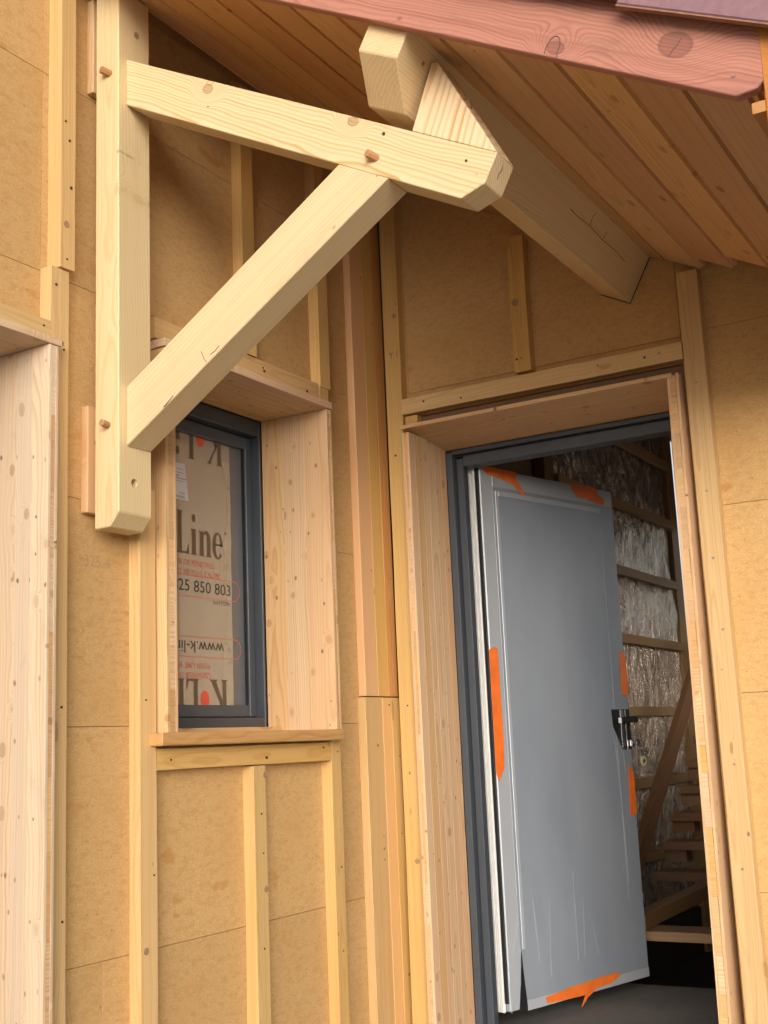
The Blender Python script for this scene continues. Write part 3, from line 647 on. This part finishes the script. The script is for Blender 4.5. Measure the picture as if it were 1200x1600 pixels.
# lock cut-out with lever and cylinder
prism('lock_opening', dr, WD @ Matrix.Translation((0, 0, .0028)), ((.722, 1.702 - DZ0), (.846, 1.702 - DZ0), (.846, 1.541 - DZ0), (.782, 1.541 - DZ0), (.728, 1.632 - DZ0)), .001, M['black'], bevel=0)
dbox('lock_strip', .778, .800, 1.541 - DZ0, 1.700 - DZ0, .0038, .0075, 'alu', .001); dbox('lock_strip', .812, .820, 1.541 - DZ0, 1.700 - DZ0, .0038, .006, 'alu', .001)
lv = dbox('lever', .745, .858, 1.646 - DZ0, 1.670 - DZ0, .022, .036, 'black', .003); dbox('lever_end', .740, .7445, 1.646 - DZ0, 1.668 - DZ0, .022, .036, 'white', .001, lv); dbox('lever_neck', .825, .845, 1.648 - DZ0, 1.668 - DZ0, .0038, .0218, 'black', .002, lv)
cyl = dbox('lock_cylinder', .826, .844, 1.552 - DZ0, 1.578 - DZ0, .004, .020, 'alu', .002)
kb = thing('key_bunch', WD @ Vector((.838, 1.566 - DZ0, .03)), 'small bunch of keys with round tag hanging in the door lock', 'keys')
def kp(x, z, o): return WD @ Vector((x, z - DZ0, o))
def ring_mesh(name, parent, c, R, r, mat, ax=(1, 0, 0)):
    bm = bmesh.new(); Rr = []
    for i in range(14):
        a = i * math.tau / 14; Rr.append([bm.verts.new(((R + r * math.cos(b)) * math.cos(a), (R + r * math.cos(b)) * math.sin(a), r * math.sin(b))) for b in (0, 1.57, 3.14, 4.71)])
    for i in range(14):
        for k in range(4): bm.faces.new((Rr[i][k], Rr[(i + 1) % 14][k], Rr[(i + 1) % 14][(k + 1) % 4], Rr[i][(k + 1) % 4]))
    return link(name, finish(bm, name, 0, True), mat, Matrix.Translation(c) @ Vector(ax).to_track_quat('Z', 'Y').to_matrix().to_4x4(), parent)
rod('key', kb, kp(.836, 1.565, .018), kp(.838, 1.565, .045), .004, M['alu'])
prism('key', kb, WD @ Matrix.Translation((.838, 1.565 - DZ0, .040)), arc(0, 0, .012, .014, 0, 345, 12), .003, M['alu'], bevel=0)
ring_mesh('key_ring', kb, kp(.846, 1.545, .045), .014, .0014, M['alu'], dn)
prism('key', kb, frame(kp(.843, 1.535, .046), du, (0, 0, 1), dn), ((-.005, 0), (.005, 0), (.003, -.035), (.001, -.045), (-.003, -.04)), .002, M['alu'], bevel=0)
prism('key', kb, frame(kp(.856, 1.535, .044), du, (0, 0, 1), dn), ((-.005, 0), (.006, 0), (.012, -.03), (.010, -.045), (.006, -.04)), .002, M['steel'], bevel=0)
prism('key_tag', kb, frame(kp(.852, 1.492, .050), du, (0, 0, 1), dn), arc(0, 0, .019, .022, 0, 345, 14), .003, M['key'], bevel=0)
prism('key_tag', kb, frame(kp(.852, 1.492, .0535), du, (0, 0, 1), dn), ((-.007, .006), (.007, .008), (.007, -.006), (-.006, -.008)), .0006, M['black'], bevel=0)

# ------------------------------------------------------------------ roof overhang
TAN = .55; TH_R = math.atan(TAN); cs, sn = math.cos(TH_R), math.sin(TH_R)
S = Vector((cs, 0, -sn)); Nn = Vector((sn, 0, cs)); R0 = Vector((0, 0, 3.73))
rf = thing('roof_overhang', (.9, -.8, 3.24), 'overhanging roof edge of reddish soffit boards, red barge board and aubergine tiles', 'roof')
BW = .1455; YF = -1.593
for k in range(-6, 14):
    s0 = .1115 + (k - 0) * BW
    if s0 > 2.02: break
    s1 = s0 + BW
    xm = (R0 + S * (s0 + BW / 2)).x
    y1 = -.004 if xm < 1.10 else -.004 - max(0, (xm - 1.16)) * 1.0 + random.uniform(-.008, .008)
    if s0 < .0:
        y1 = -.004
    Wd = BW if s1 < 2.06 else 2.03 - s0
    o = R0 + S * s0; o = Vector((o.x, YF, o.z))
    W = frame(o, (0, 1, 0), S, Nn)
    poly = ((.0005, .010), (.006, 0), (Wd - .011, 0), (Wd - .009, .010), (Wd, .010), (Wd, .022), (.0005, .022))
    prism('soffit_board', rf, W, poly, y1 - YF, M['soffit'], 'x', bevel=0)
# first narrow strip against the wall and roof deck above
W = frame((0, YF, 3.73), (0, 1, 0), S, Nn)
prism('soffit_strip', rf, W, ((.02, .0), (.108, .0), (.108, .022), (.02, .022)), -YF - .004, M['soffit'], 'x', bevel=.001)
prism('roof_deck', rf, frame((0, -1.59, 3.73), (0, 1, 0), S, Nn), ((-4.0, .0225), (2.06, .0225), (2.06, .075), (-4.0, .075)), 1.15, M['darkwood'], 'x', bevel=0)
# barge board in the plane y = -1.62
def fz(x): return 3.321 - .575 * (x - .725)
tf = math.atan(.575); uF = Vector((math.cos(tf), 0, -math.sin(tf))); vF = Vector((math.sin(tf), 0, math.cos(tf)))
xs0 = .40; Wf = frame((xs0 - .0, -1.594, fz(xs0)), uF, vF, (0, -1, 0))
LF = (1.772 - xs0) / math.cos(tf)
bb = prism('barge_board', rf, Wf, ((-1.2, 0), (LF - .032, 0), (LF, .022), (LF + .055, .20), (-1.2, .20)), .027, M['fascia'], bevel=.002)
screws(bb, 'y', [(1.745, -1.6222, 2.775), (1.70, -1.6222, 2.885)], shiny_mesh)
kd_ = finish(cyl_bm(.0035, .002, 8), 'nail_head', 0)
# hand-drawn loop round a small knot at the lower edge
def loop(pts, r=.0011):
    cu = bpy.data.curves.new('pencil_loop', 'CURVE'); cu.dimensions = '3D'; cu.bevel_depth = r; cu.bevel_resolution = 1
    sp = cu.splines.new('POLY'); sp.points.add(len(pts) - 1)
    for i, p in enumerate(pts): sp.points[i].co = (*p, 1)
    tmp = bpy.data.objects.new('tmp', cu); col.objects.link(tmp); dg = bpy.context.evaluated_depsgraph_get()
    me = bpy.data.meshes.new_from_object(tmp.evaluated_get(dg)); bpy.data.objects.remove(tmp); return me
lp = [(1.129, .004), (1.127, .020), (1.129, .032), (1.135, .042), (1.142, .044), (1.149, .040), (1.156, .027), (1.156, .012), (1.160, .002)]
me = loop([(a, b, .0275) for a, b in lp]); me.materials.clear(); link('pencil_loop', me, M['pencil'], Wf, bb)
me = loop([(1.391, .045, .0275), (1.393, .058, .0275), (1.398, .070, .0275), (1.400, .084, .0275)], .0009); me.materials.clear(); link('crack', me, M['pencil'], Wf, bb)
# verge tiles: flank hanging over the board, top sheet, overlapping up the slope
vF2 = vF
for k, x in enumerate((1.566, 1.246, .926, .606)):
    off = .000 + .012 * (1 if k % 2 == 0 else 1)
    L = .345 / math.cos(tf)
    base = Vector((x, -1.632 - .014, fz(x) + .128))
    lift = .018
    # each tile is pitched a little flatter than the roof so that it rides on the next one down
    t2 = tf - .045; u2 = Vector((math.cos(t2), 0, -math.sin(t2))); v2 = Vector((math.sin(t2), 0, math.cos(t2)))
    Wt = frame(base - u2 * .02, u2, v2, (0, -1, 0))
    tl = prism('roof_tile', rf, Wt, ((0, 0), (L, 0), (L, .125), (0, .125)), .016 + .0, M['tile'], bevel=.003)
    prism('tile_underside', tl, Wt @ Matrix.Translation((0, 0, .0005)), ((.001, -.0035), (L - .001, -.0035), (L - .001, -.0005), (.001, -.0005)), .0145, M['tile_edge'], bevel=0)
    prism('tile_top', tl, Wt @ Matrix.Translation((0, .1255, -.30)), ((0, 0), (L, 0), (L, .016), (0, .016)), .316, M['tile'], bevel=.003)
# eave board at the low end and its small return
eb = board('eave_board', rf, (1.795, -1.622, 2.648), (1.820, .1, 2.87), M['orange_board'], 'Y', bevel=.002)
board('eave_return', rf, (1.770, -1.6205, 2.690), (1.7945, -1.45, 2.712), M['orange_board'], 'Y', bevel=.001)
prism('roof_covering', rf, frame((0, -1.30, 3.73), (0, 1, 0), S, Nn), ((-4.0, .085), (2.10, .085), (2.10, .12), (-4.0, .12)), 7.2, M['tile'], 'x', bevel=0)

# ------------------------------------------------------------------ purlin
Pr = Vector((.985, 0, 3.003))
def pw(y, s, n): return Vector((Pr.x, y, Pr.z)) + S * s + Nn * n
SW, NT = -.111, .1735
bm = bmesh.new()
prof = ((-1.5925, NT), (-1.594, .086), (-1.490, .0), (.045, .0), (.045, NT))
Wpl = frame(Vector((Pr.x, 0, Pr.z)), (0, 1, 0), S, Nn)
A = [bm.verts.new((y, 0, n)) for y, n in prof]; B = [bm.verts.new((y, SW, n)) for y, n in prof]
bm.faces.new(A); bm.faces.new(B[::-1])
for i in range(5): bm.faces.new((A[i], A[(i + 1) % 5], B[(i + 1) % 5], B[i]))
pu = link('roof_beam', finish(bm, 'roof_beam', .0025), M['spruce'], Wpl)
tag(pu, 'thick tilted roof beam running from the bracket back into the door wall', 'beam')
def crack(parent, pts, r=.0012, mat='pencil'):
    me = loop([Vector(p) for p in pts], r); me.materials.clear(); link('crack', me, M[mat], Matrix.Identity(4), parent)
crack(pu, [pw(-.62, .0006, .100), pw(-.55, .0006, .098), pw(-.47, .0006, .102), pw(-.36, .0006, .097), pw(-.24, .0006, .099), pw(-.16, .0006, .093)], .0010)
crack(pu, [pw(-.47, .0006, .102), pw(-.475, .0006, .130), pw(-.462, .0006, .145)], .0006)
crack(pu, [pw(-.36, .0006, .098), pw(-.352, .0006, .128)], .0006)
me = loop([pw(-.0012, SW, -.001), pw(-.0012, 0, -.001), pw(-.0012, .001, NT - .004)], .0022); me.materials.clear(); link('joint_gap', me, M['dark'], Matrix.Identity(4), pu)
link('knot', kn, None, Matrix.Translation(pw(-1.50, .0008, .118)) @ S.to_track_quat('Z', 'Y').to_matrix().to_4x4() @ Matrix.Scale(.6, 4), pu)

# ------------------------------------------------------------------ the timber bracket
br = thing('timber_bracket', (.083, -1.445, 2.16), 'large pale timber bracket of post, sloping arm and diagonal brace on the wall', 'bracket')
PY0, PY1, PX0, PX1 = -1.505, -1.382, .042, .124
# post: side profile in the x-z plane with a cut toe, extruded along y
post_poly = ((2.163, PX0), (2.164, .093), (2.200, PX1), (3.66, PX1), (3.70, PX0))
Wpost = frame((0, PY0, 0), (0, 0, 1), (1, 0, 0), (0, 1, 0))
post = prism('post', br, Wpost @ Matrix.Translation((2.9, .083, 0)), [(a - 2.9, b - .083) for a, b in post_poly], PY1 - PY0, M['spruce'], bevel=.003)
# drilled hole in the toe
cut = bpy.data.objects.new('tmp_cut', finish(cyl_bm(.0115, .06, 16), 'tmp_cut', 0)); col.objects.link(cut)
cut.matrix_world = Matrix.Translation((.118, -1.447, 2.281)) @ Vector((1, 0, -.12)).to_track_quat('Z', 'Y').to_matrix().to_4x4()
md = post.modifiers.new('hole', 'BOOLEAN'); md.operation = 'DIFFERENCE'; md.object = cut; md.solver = 'EXACT'
bpy.context.view_layer.update(); dg = bpy.context.evaluated_depsgraph_get()
nm = bpy.data.meshes.new_from_object(post.evaluated_get(dg)); post.modifiers.clear(); post.data = nm
bpy.data.objects.remove(cut)
# arm, parallel to the roof, front face y = -1.475
AY0, AY1 = -1.475, -1.388
ta = math.atan(.5585); uA = Vector((math.cos(ta), 0, -math.sin(ta))); vA = Vector((math.sin(ta), 0, math.cos(ta)))
oA = Vector((.1242, AY0, 3.319))                      # lower front corner at the post
Wa = frame(oA, uA, vA, (0, 1, 0))
def la(x, z): d = Vector((x, 0, z)) - Vector((oA.x, 0, oA.z)); return (d.dot(uA), d.dot(vA))
tl_ = la(.1242, 3.4525); bl_ = (0, 0); e1 = la(1.108, 2.778); e2 = la(1.166, 2.793); e3 = la(1.204, 2.862)
arm = prism('arm', br, Wa, (bl_, (e1[0], .0), (e2[0], .046), (e3[0], .1165), (tl_[0], .1165)), AY1 - AY0, M['beam'], bevel=.002)
Wk = FACE['y']
# brace
tb = math.atan(.625); uB = Vector((math.cos(tb), 0, math.sin(tb))); vB = Vector((-math.sin(tb), 0, math.cos(tb)))
oB = Vector((.1242, -1.477, 2.372)); Wb = frame(oB, uB, vB, (0, 1, 0))
def lb(x, z): d = Vector((x, 0, z)) - Vector((oB.x, 0, oB.z)); return (d.dot(uB), d.dot(vB))
def arm_bottom(x): return 3.319 - .5585 * (x - .1242) - .0006
xa = (3.319 + .5585 * .1242 - (2.372 - .625 * .1242)) / (.625 + .5585)
xb = (3.319 + .5585 * .1242 - (2.528 - .625 * .1242)) / (.625 + .5585)
brace = prism('brace', br, Wb, (lb(.1248, 2.372), lb(xa, arm_bottom(xa)), lb(xb, arm_bottom(xb)), lb(.1248, 2.528)), .090, M['spruce'], bevel=.002)
# cleat that stops the roof beam sliding down the arm
def arm_top(x): return 3.4525 - .5585 * (x - .1242) + .0008
c0 = Vector((.9905, AY0 + .001, 0)); cx2 = 1.199
cl_pts = [pw(0, .002, -.0).xz if False else None]
p0 = (.9915, arm_top(.9915)); p1 = (cx2, arm_top(cx2)); ap = pw(0, .0015, .132); p2 = (ap.x + .016, ap.z - .002); p3 = (ap.x, ap.z)
oC = Vector((p0[0], AY0 + .001, p0[1])); vert = (Vector((ap.x, 0, ap.z)) - Vector((p0[0], 0, p0[1]))).normalized(); hor = Vector((vert.z, 0, -vert.x))
Wc = frame(oC, vert, hor, (0, 1, 0) if vert.cross(hor).y > 0 else (0, 1, 0))
def lc(p): d = Vector((p[0], 0, p[1])) - Vector((oC.x, 0, oC.z)); return (d.dot(vert), d.dot(hor))
cleat = prism('cleat', br, Wc, (lc(p0), lc(p1), lc(p2), lc(p3)), .083, M['cleat'], bevel=.0015)
# pegs driven through the joints
def peg(p, d, parent, r=.0105):
    p = Vector(p); d = Vector(d).normalized(); rod('peg', parent, p - d * .02, p + d * .026, r, M['peg'], 7, .001)
peg((.092, -1.505, 3.407), (-.42, -1, .18), post); peg((.089, -1.505, 2.428), (.05, -1, .05), post, .0095)
peg((.893, -1.475, 2.932), (-.42, -1, .22), arm)
screws(arm, 'y', [(.918, -1.4755, 2.984)]); screws(arm, 'y', [(1.124, -1.4755, 2.855)])
kp2 = finish(cyl_bm(.010, .0016, 14), 'knot', 0); kp2.materials.append(M['endgrain'])
link('knot', kp2, None, Matrix.Translation((.124, -1.434, 3.545)) @ FACE['x'], post)
crack(arm, [(1.192, -1.4345, 2.842), (1.188, -1.432, 2.832), (1.182, -1.437, 2.822), (1.176, -1.433, 2.812)], .0012)
crack(arm, [(1.130, -1.455, 2.7825), (1.137, -1.44, 2.7845), (1.141, -1.427, 2.7855)], .0012)
crack(brace, [(.40, -1.4772, 2.558), (.415, -1.4772, 2.564), (.428, -1.4772, 2.575)], .0010); crack(brace, [(.372, -1.4772, 2.572), (.380, -1.4772, 2.552), (.388, -1.4772, 2.541)], .0008)
crack(brace, [(.250, -1.4772, 2.452), (.268, -1.4772, 2.465), (.282, -1.4772, 2.476)], .0013)

# ------------------------------------------------------------------ inside the doorway
fw_ = thing('insulation_wall', (FX, 4.2, .78), 'foil-lined inner wall with level battens seen past the door edge', 'wall')
def foil_sheet(name, parent, o, u, v, L, Hh, amp=.03, nu=100, nv=130):
    from mathutils import noise as N_
    bm = bmesh.new(); u, v = Vector(u), Vector(v); nrm = u.cross(v); G_ = []
    for i in range(nu + 1):
        r_ = []
        for j in range(nv + 1):
            a, b = L * i / nu, Hh * j / nv
            d = N_.noise(Vector((a * 6, b * 1.3, 3.1))) * .6 + N_.noise(Vector((a * 13, b * 5, 9.))) * .35 + N_.noise(Vector((a * 26, b * 11, 5.))) * .16
            d += .4 * N_.noise(Vector(((a + b * .5) * 10, (b - a) * 2, 1.7)))
            r_.append(bm.verts.new((a, b, d * amp)))
        G_.append(r_)
    for i in range(nu):
        for j in range(nv): bm.faces.new((G_[i][j], G_[i + 1][j], G_[i + 1][j + 1], G_[i][j + 1]))
    return link(name, finish(bm, name, 0, True), M['foil'], frame(o, u, v, nrm), parent)
foil_sheet('foil_sheet', fw_, (FX - .025, 3.05, .36), (0, 1, 0), (0, 0, 1), 2.30, 3.54)
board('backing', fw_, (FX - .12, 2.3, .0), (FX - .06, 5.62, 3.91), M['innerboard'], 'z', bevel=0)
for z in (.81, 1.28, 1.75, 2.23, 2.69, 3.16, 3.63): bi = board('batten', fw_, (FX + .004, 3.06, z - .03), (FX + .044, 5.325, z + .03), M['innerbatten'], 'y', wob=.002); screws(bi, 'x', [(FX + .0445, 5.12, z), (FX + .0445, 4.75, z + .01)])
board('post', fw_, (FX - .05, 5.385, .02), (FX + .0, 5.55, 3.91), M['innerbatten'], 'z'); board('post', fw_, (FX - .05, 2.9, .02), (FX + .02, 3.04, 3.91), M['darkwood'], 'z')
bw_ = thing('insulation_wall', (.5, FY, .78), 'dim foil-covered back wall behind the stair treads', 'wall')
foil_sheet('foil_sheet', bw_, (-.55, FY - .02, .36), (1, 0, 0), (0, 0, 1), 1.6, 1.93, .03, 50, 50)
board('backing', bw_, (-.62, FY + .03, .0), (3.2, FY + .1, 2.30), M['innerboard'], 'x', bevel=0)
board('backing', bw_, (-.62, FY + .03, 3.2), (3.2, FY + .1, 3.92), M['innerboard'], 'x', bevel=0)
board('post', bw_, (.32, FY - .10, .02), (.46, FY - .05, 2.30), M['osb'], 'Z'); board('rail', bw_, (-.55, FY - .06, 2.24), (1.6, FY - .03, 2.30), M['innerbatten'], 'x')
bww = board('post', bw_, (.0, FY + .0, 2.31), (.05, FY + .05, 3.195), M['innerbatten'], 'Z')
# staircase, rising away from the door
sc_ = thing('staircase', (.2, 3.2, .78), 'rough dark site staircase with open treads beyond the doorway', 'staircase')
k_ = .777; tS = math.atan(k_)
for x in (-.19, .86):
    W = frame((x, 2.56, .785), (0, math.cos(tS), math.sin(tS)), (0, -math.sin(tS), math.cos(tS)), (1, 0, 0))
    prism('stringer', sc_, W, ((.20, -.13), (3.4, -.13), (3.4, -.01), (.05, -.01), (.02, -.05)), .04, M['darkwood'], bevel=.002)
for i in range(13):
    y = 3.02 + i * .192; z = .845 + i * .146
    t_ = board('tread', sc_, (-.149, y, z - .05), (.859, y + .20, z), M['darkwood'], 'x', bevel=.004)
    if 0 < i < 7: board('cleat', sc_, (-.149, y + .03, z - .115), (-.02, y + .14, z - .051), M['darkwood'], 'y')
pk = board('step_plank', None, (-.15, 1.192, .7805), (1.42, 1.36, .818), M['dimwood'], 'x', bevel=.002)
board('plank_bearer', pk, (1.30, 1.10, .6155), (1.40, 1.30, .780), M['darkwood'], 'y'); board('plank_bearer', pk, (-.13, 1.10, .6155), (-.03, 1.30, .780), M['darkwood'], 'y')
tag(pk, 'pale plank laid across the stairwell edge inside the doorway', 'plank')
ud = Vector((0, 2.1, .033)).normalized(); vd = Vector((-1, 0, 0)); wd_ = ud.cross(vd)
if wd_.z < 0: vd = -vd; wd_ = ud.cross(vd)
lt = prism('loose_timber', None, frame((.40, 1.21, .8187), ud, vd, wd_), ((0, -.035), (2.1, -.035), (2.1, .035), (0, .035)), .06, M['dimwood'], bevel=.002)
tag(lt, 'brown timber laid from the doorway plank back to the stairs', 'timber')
